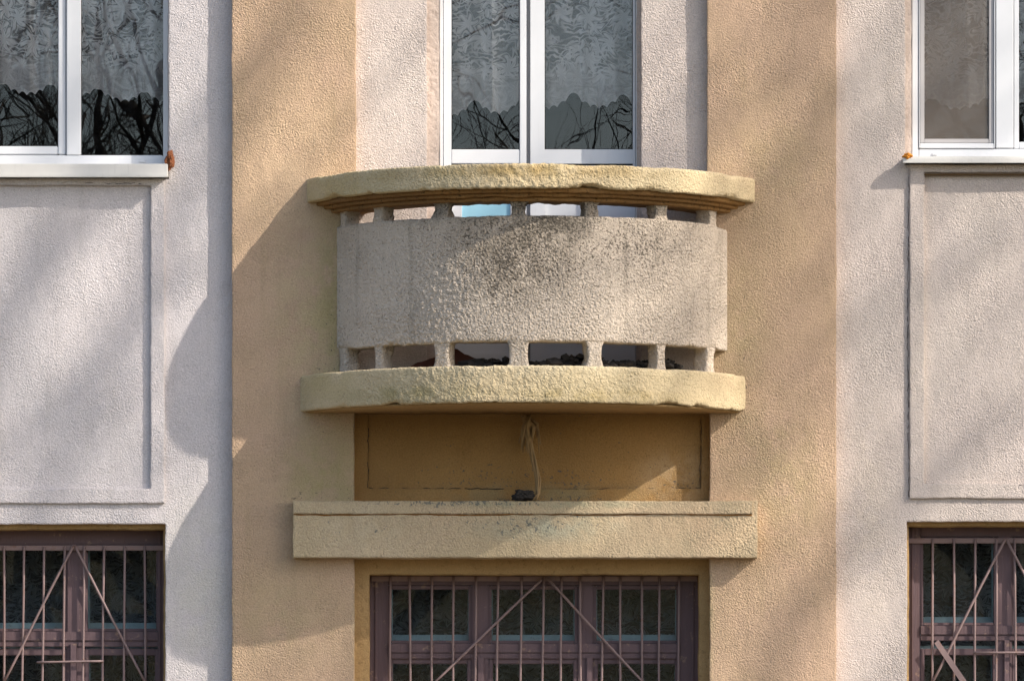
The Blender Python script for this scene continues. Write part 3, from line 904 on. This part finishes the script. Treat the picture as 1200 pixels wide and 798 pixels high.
YG = YM - 0.022
grille("mauve grille of thin bars and a wide tent brace under the long lintel", 434, 819, 672.5,
       [(456, 456), (479, 480), (505, 506), (531, 530), (557, 556), (583.5, 580), (611, 607), (637, 633), (658, 657.5), (681, 680), (707.5, 704), (728, 729), (754, 752), (774, 774), (797, 797)],
       [(635, 677, 500, 806), (641, 675, 767, 811)], [], YG + 0.02)
grille("mauve grille under the left wall panel with a short loose crossrod", -23, 189, 636.5,
       [(-22, -22), (0.5, -1), (23.5, 19), (48, 40), (72.5, 66), (94.5, 92), (118.5, 114), (142.5, 142), (166.5, 167)],
       [(83, 636, -1, 800), (83, 636, 168, 800)], [(39, 774.5, 118, 773)], YG)
grille("mauve grille under the right wall panel with a flat strip", 1068, 1298, 628,
       [(1096.5, 1097), (1122, 1120), (1146.5, 1147), (1171.5, 1172), (1194, 1194), (1219, 1219), (1244, 1244), (1270, 1270)],
       [(1182.5, 628.5, 1092, 806), (1182.5, 628.5, 1275, 806)], [(1144, 763, 1262, 763)], YG)
gr = C.objects["window_grille.002"]
v = [(X(1098), 0, Z(752)), (X(1103), 0, Z(748)), (X(1180), 0, Z(860)), (X(1174), 0, Z(864))]
V = [(a[0], y, a[2]) for y in (YG - 0.024, YG - 0.019) for a in v]
st = mesh_obj("strip", [Vector(p) - gr.location for p in V], [(0, 1, 2, 3)[::-1], (4, 5, 6, 7), (0, 1, 5, 4), (1, 2, 6, 5), (2, 3, 7, 6), (3, 0, 4, 7)], 'bar')
st.parent = gr


# ------------------------------------------------------------------ small things
def lump(name, c, rx, ry, rz, mat, seed, label=None, cat=None, group=None, rough=0.5, sub=4, f=4.2):
    bm = bmesh.new()
    bmesh.ops.create_icosphere(bm, subdivisions=sub, radius=1)
    for v in bm.verts:
        k = 1 + rough * mnoise.noise(v.co * 1.3 + Vector((seed, 0, 0))) + rough * 0.6 * mnoise.noise(v.co * f + Vector((0, seed, 0)))
        v.co = Vector((v.co.x * rx * k, v.co.y * ry * k, v.co.z * rz * k))
    me = bpy.data.meshes.new(name)
    bm.to_mesh(me)
    bm.free()
    me.materials.append(M[mat])
    o = bpy.data.objects.new(name, me)
    C.objects.link(o)
    o.location = c
    if label: tag(o, label, cat, group)
    return o


lump("foam_lump", (X(1063), -0.004, Z(183)), 0.020, 0.02, 0.014, 'foam_orange', 2.2, "bright orange foam lump on the sill end of the right white window", "foam")
rc = lump("foam_lump", (X(198.5), 0.035, Z(187)), 0.018, 0.025, 0.040, 'rust', 5.0, "rust brown foam stub at the sill end of the left white window", "foam")
# dried stalk hanging from the balcony soffit
zs = ZS0 - 0.012
yb = -0.02
stalk = thing("dry_stalk", "frayed dry straw stalk hanging down under the balcony", "dry plant", (X(618), yb, Z(583)))
inv = Vector(stalk.location)


def local_tubes(name, specs, mat, parent, sides=6):
    o = tubes(name, [([Vector(p) - inv for p in pts], r) for pts, r in specs], mat, None, sides)
    o.parent = parent
    return o


main = [(X(613), yb, Z(487)), (X(618), yb + 0.0, Z(503)), (X(622), yb, Z(520)), (X(626), yb + 0.01, Z(540)), (X(629), yb + 0.015, Z(562)), (X(630.5), yb + 0.02, Z(578)), (X(627), yb + 0.0, Z(586))]
local_tubes("stem", [(main, [0.010, 0.012, 0.011, 0.009, 0.0095, 0.008, 0.004])], 'straw', stalk, 7)
for k in range(6):
    o_ = Vector((0.009 * math.cos(k * 1.05), 0.009 * math.sin(k * 1.05), 0))
    local_tubes("straw_blade", [([Vector(p) + o_ * (1.0 + 0.8 * math.sin(i * 2 + k)) for i, p in enumerate(main[(k % 3):])], [0.0035 + 0.0015 * math.sin(i * 1.7 + k) for i in range(len(main[(k % 3):]))])], 'straw', stalk, 5)
fr = random.Random(4)
for k in range(26):
    a = fr.uniform(611, 630)
    l = fr.uniform(18, 42)
    dx = fr.uniform(-7, 7)
    p = [(X(fr.uniform(614, 622)), yb + fr.uniform(-.02, .02), Z(486 + fr.uniform(0, 4))), (X(a + dx * .3), yb + fr.uniform(-.03, .02), Z(488 + l * .4)), (X(a + dx), yb + fr.uniform(-.03, .03), Z(490 + l))]
    local_tubes("straw_blade", [(p, [0.004, fr.uniform(.005, .012), 0.002])], 'straw', stalk, 5)
lump("soil_clump", (X(613), -0.035, Z(581)), 0.050, 0.035, 0.026, 'dirt', 9.1, "dark clump of soil on the lintel at the foot of the dry stalk", "soil", rough=0.5)
shadow_line_pts = [(X(344.5) + (X(880) - X(344.5)) * i / 60, -0.0815, Z(603.8 + 0.5 * math.sin(i * 0.35) + 0.35 * math.sin(i * 1.7))) for i in range(61)]
tag(tubes("shadow_line", [(shadow_line_pts, [0.0035 * (0.8 + 0.3 * math.sin(i * 2.1)) for i in range(61)])], 'brown_line', building, 5), "brown line standing for the shadow under the lintel's upper band")  # brown tube painted in for the thin shadow under the upper band
# rubbish on the balcony floor
rr = random.Random(21)
zf = ZS1 + 0.004
V, F = [], []
for k in range(620):
    th = rr.uniform(-R(26), R(56))
    r = rr.uniform(0.66, 0.86)
    c = Vector((BX + r * math.sin(th), YC - r * math.cos(th), zf + rr.uniform(0.0, 1.0) * max(0.008, 0.034 + 0.05 * mnoise.noise(Vector((th * 5.5, 2.2, 0))))))
    s = rr.uniform(0.010, 0.032)
    bm = bmesh.new()
    bmesh.ops.create_icosphere(bm, subdivisions=1, radius=s)
    o = len(V)
    e = Vector((rr.uniform(.6, 1.7), rr.uniform(.6, 1.5), rr.uniform(.3, .8)))
    V += [c + Vector((v.co.x * e.x, v.co.y * e.y, v.co.z * e.z)) * rr.uniform(.75, 1.25) for v in bm.verts]
    F += [tuple(v.index + o for v in f.verts) for f in bm.faces]
    bm.free()
o = len(V)
for k in range(25):
    th = -R(62) + R(124) * k / 24
    for r in (0.868, 0.52):
        V.append((BX + r * math.sin(th), min(YC - r * math.cos(th), 0.06) if r > .6 else 0.12, zf + 0.002 + 0.004 * math.sin(k)))
F += [(o + 2 * k, o + 2 * k + 2, o + 2 * k + 3, o + 2 * k + 1) for k in range(24)]
deb = mesh_obj("debris", V, F, 'dirt')
tag(deb, "dark crumbled debris lying on the balcony floor", "debris", kind='stuff')


def tile(pxa, pxb, y, h0, h1, seed, label, rot=0.0):
    bm = bmesh.new()
    n = 10
    V = []
    for s in (0, 1):
        for i in range(n + 1):
            t = i / n
            x = X(pxa) + (X(pxb) - X(pxa)) * t
            V.append((x, y + s * 0.02 + rot * t, zf))
            V.append((x, y + s * 0.02 + rot * t + 0.03, zf + h0 + (h1 - h0) * t + 0.010 * mnoise.noise(Vector((t * 5, seed, 0)))))
    m = 2 * (n + 1)
    F = []
    for i in range(n):
        a = 2 * i
        F += [(a, a + 2, a + 3, a + 1), (m + a, m + a + 1, m + a + 3, m + a + 2), (a + 1, a + 3, m + a + 3, m + a + 1)]
    F += [(0, 1, m + 1, m), (2 * n, m + 2 * n, m + 2 * n + 1, 2 * n + 1)]
    o = mesh_obj("broken_tile", V, F, 'tile_red')
    tag(o, label, "tile", "broken tiles on the balcony floor")


tile(466, 514, -0.18, 0.010, 0.075, 1.0, "low brick red shard rising from left seen through the second lower opening")
tile(524, 566, -0.30, 0.115, 0.040, 2.0, "tall brick red shard sloping down to right beside the third lower opening")




def crack(pts, w, label, parent, y, seed=0):
    """Thin crumbly strip of dark gaps along pts, for broken plaster (photo pixels)."""
    r = random.Random(seed)
    specs = []
    for (a, b) in zip(pts, pts[1:]):
        n = max(3, int(math.dist(a, b) / 5))
        run = []
        for i in range(n + 1):
            t = i / n
            run.append((X(a[0] + (b[0] - a[0]) * t + r.uniform(-.8, .8)), y, Z(a[1] + (b[1] - a[1]) * t + r.uniform(-.8, .8))))
        k = 0
        while k < n:
            m = min(n, k + r.randint(1, 5))
            q = run[k:m + 1]
            if len(q) > 1:
                specs.append((q, [w * r.uniform(.3, 1.2) for _ in q]))
            k = m + (1 if r.random() < 0.25 else 0)
    o = tubes("crack", specs, 'dirt', parent, 5)
    tag(o, label, kind='stuff')


crack([(1084, 566), (1110, 567), (1148, 566.5), (1176, 568), (1282, 567)], 0.0028, "broken plaster edge along the foot of the right wall panel", building, YW - 0.012, 3)
crack([(431, 500), (431, 571), (520, 571), (590, 572)], 0.0022, "dirt filled groove round the panel under the balcony", building, 0.0715, 5)
crack([(640, 572), (700, 572), (821, 571), (822, 490)], 0.0018, "dirt filled groove round the panel under the balcony", building, 0.0715, 6)
crack([(1066, 205), (1064.5, 400), (1066, 582)], 0.0014, "fine dark line for the shadow beside the right panel border", building, YW - 0.002, 8)  # dark tubes stand for the raised border's cast shadow
crack([(-44, 213), (172, 214)], 0.002, "fine gap under the left sill", building, YW - 0.012, 9)

# ------------------------------------------------------------------ wooded rise beyond the street
V, F = [], []
nx_, ny_ = 90, 8
for j in range(ny_ + 1):
    for i in range(nx_ + 1):
        x = -260 + 520 * i / nx_
        t = j / ny_
        h = (10.0 + 2.0 * mnoise.noise(Vector((x * 0.02, 1, 0))) + 1.0 * mnoise.noise(Vector((x * 0.2, t * 4, 3)))) * math.sin(math.pi * min(1, t * 1.2 + 0.02) * 0.5)
        V.append((x, -82 - 70 * t, -0.3 + h))
for j in range(ny_):
    for i in range(nx_):
        a = j * (nx_ + 1) + i
        F.append((a, a + 1, a + nx_ + 2, a + nx_ + 1))
hill = mesh_obj("hill", V, F, 'lawn', None, True)
tag(hill, kind='structure')

# ------------------------------------------------------------------ bare trees across the street (their shadows and reflections fall on the front)
def bare_tree(base, height, spread, seed, label, levels=5, trunk_r=0.24, lean=(0, 0), limbs_to=(), dense=0, trunk=0.42, shade_sprays=()):
    r = random.Random(seed)
    t = thing("bare_tree", label, "tree", base, "bare trees opposite the house")
    tr, limbs = [], []

    def grow(p, d, length, rad, lev):
        n = 5
        pts, rads = [p.copy()], [rad]
        q = p.copy()
        dd = d.copy()
        for i in range(n):
            dd = (dd + Vector((r.uniform(-1, 1), r.uniform(-1, 1), r.uniform(-.4, .8))) * 0.16).normalized()
            q = q + dd * length / n
            pts.append(q.copy())
            rads.append(rad * (1 - 0.55 * (i + 1) / n))
        (tr if lev == 0 else limbs).append((pts, rads))
        if lev >= levels: return
        kids = r.randint(3, 4) + (3 if lev == 0 else 0) + (dense if 0 < lev < 4 else 0)
        for k in range(kids):
            f = r.uniform(0.4, 1.0) if lev == 0 else r.uniform(0.3, 1.0)
            i = min(n, max(1, int(round(f * n))))
            a = r.uniform(0, 6.283)
            side = dd.orthogonal().normalized()
            side = (side * math.cos(a) + dd.cross(side) * math.sin(a)).normalized()
            nd = (dd * r.uniform(.5, 1.0) + side * r.uniform(.6, 1.0) * spread + Vector((0, 0, .25))).normalized()
            grow(pts[i], nd, length * r.uniform(.55, .78), rads[i] * r.uniform(.55, .75), lev + 1)
    if limbs_to:
        # long ascending limbs from one fork, each with its own side twigs
        fork = Vector((0, 0, height))
        tr.append(([Vector((0, 0, -0.1)), Vector((0.1, 0, height * .5)), fork], [trunk_r * 1.3, trunk_r, trunk_r * .85]))
        for (ex, ey, ez, lr) in limbs_to:
            e = fork + Vector((ex, ey, ez))
            pts, rads = [fork.copy()], [lr * 1.25]
            n = 12
            for i in range(1, n + 1):
                f = i / n
                pts.append(fork.lerp(e, f) + Vector((0, 0, -0.6 * math.sin(f * math.pi))) + Vector((r.uniform(-1, 1), r.uniform(-1, 1), r.uniform(-1, 1))) * 0.16)
                rads.append(lr * (1.2 - 0.6 * f))
            limbs.append((pts, rads))
            for i in range(3, n + 1):
                for _ in range(1):
                    dd = (pts[i] - pts[i - 1]).normalized()
                    side = Vector((r.uniform(-1, 1), r.uniform(-1, 1), r.uniform(-.3, 1))).normalized()
                    grow(pts[i], (dd * 0.8 + side * 0.8).normalized(), r.uniform(1.2, 2.6), rads[i] * 0.40, levels - 1)
        for (cx_, cy_, cz_, rx_, rz_, cnt) in shade_sprays:
            # a thick spray of unseen twigs, added on the sun's path to dim the balcony
            for _ in range(cnt):
                p = Vector((cx_ + r.uniform(-1, 1) * rx_, cy_ + r.uniform(-1, 1) * 0.9, cz_ + r.uniform(-1, 1) * rz_))
                d = Vector((r.uniform(0.1, 1.1), r.uniform(-.5, .5), r.uniform(0.2, 1.2))).normalized()
                l = r.uniform(0.7, 1.5)
                w = r.choice((0.008, 0.010, 0.012, 0.016, 0.024))
                q = [p + d * (l * (f - .5)) + Vector((r.uniform(-1, 1), r.uniform(-1, 1), r.uniform(-1, 1))) * 0.05 for f in (0, .35, .7, 1)]
                limbs.append((q, [w, w * .9, w * .7, w * .4]))
    else:
        grow(Vector((0, 0, -0.1)), Vector((lean[0], lean[1], 1)).normalized(), height * trunk, trunk_r, 0)
    a = tubes("trunk", tr, 'bark', None, 8)
    b = tubes("crown", limbs, 'bark', None, 4)
    a.parent = t
    b.parent = t
    return t


# fork up the sun's path so that the limbs' soft shadows cross the front
bare_tree((10.4, -8.3, 0), 11.0, 1.0, 5, "tall forked bare tree beside the street casting soft branch shadows on the front", 5, 0.26,
          limbs_to=[(4.9, 0.1, 11.0, 0.055), (6.2, -0.1, 11.3, 0.07), (9.2, 0.1, 10.7, 0.055), (10.5, -0.1, 8.3, 0.07), (11.2, 0.15, 7.8, 0.055), (11.6, -0.1, 6.9, 0.07),
                    (1.0, 0.4, 9.5, 0.12), (-2.0, 0.0, 8.0, 0.12)],
          shade_sprays=[(5.75, 0, 17.0, 0.75, 0.85, 72), (6.3, 0, 16.3, 0.6, 0.6, 34), (6.0, 0, 18.2, 0.8, 0.5, 22), (4.55, 0, 16.4, 0.8, 0.75, 82)])
bare_tree((-5.6, -42.0, 0), 25.0, 1.0, 8, "bare tree across the street mirrored in the left white window", 5, 0.44, dense=1, trunk=0.26)
bare_tree((-1.9, -41.0, 0), 24.0, 1.0, 31, "bare tree straight across the street mirrored in the balcony door", 5, 0.44, dense=1, trunk=0.26)
bare_tree((5.8, -43.0, 0), 25.0, 1.0, 13, "bare tree across the street mirrored in the right white window", 5, 0.44, dense=1, trunk=0.26)
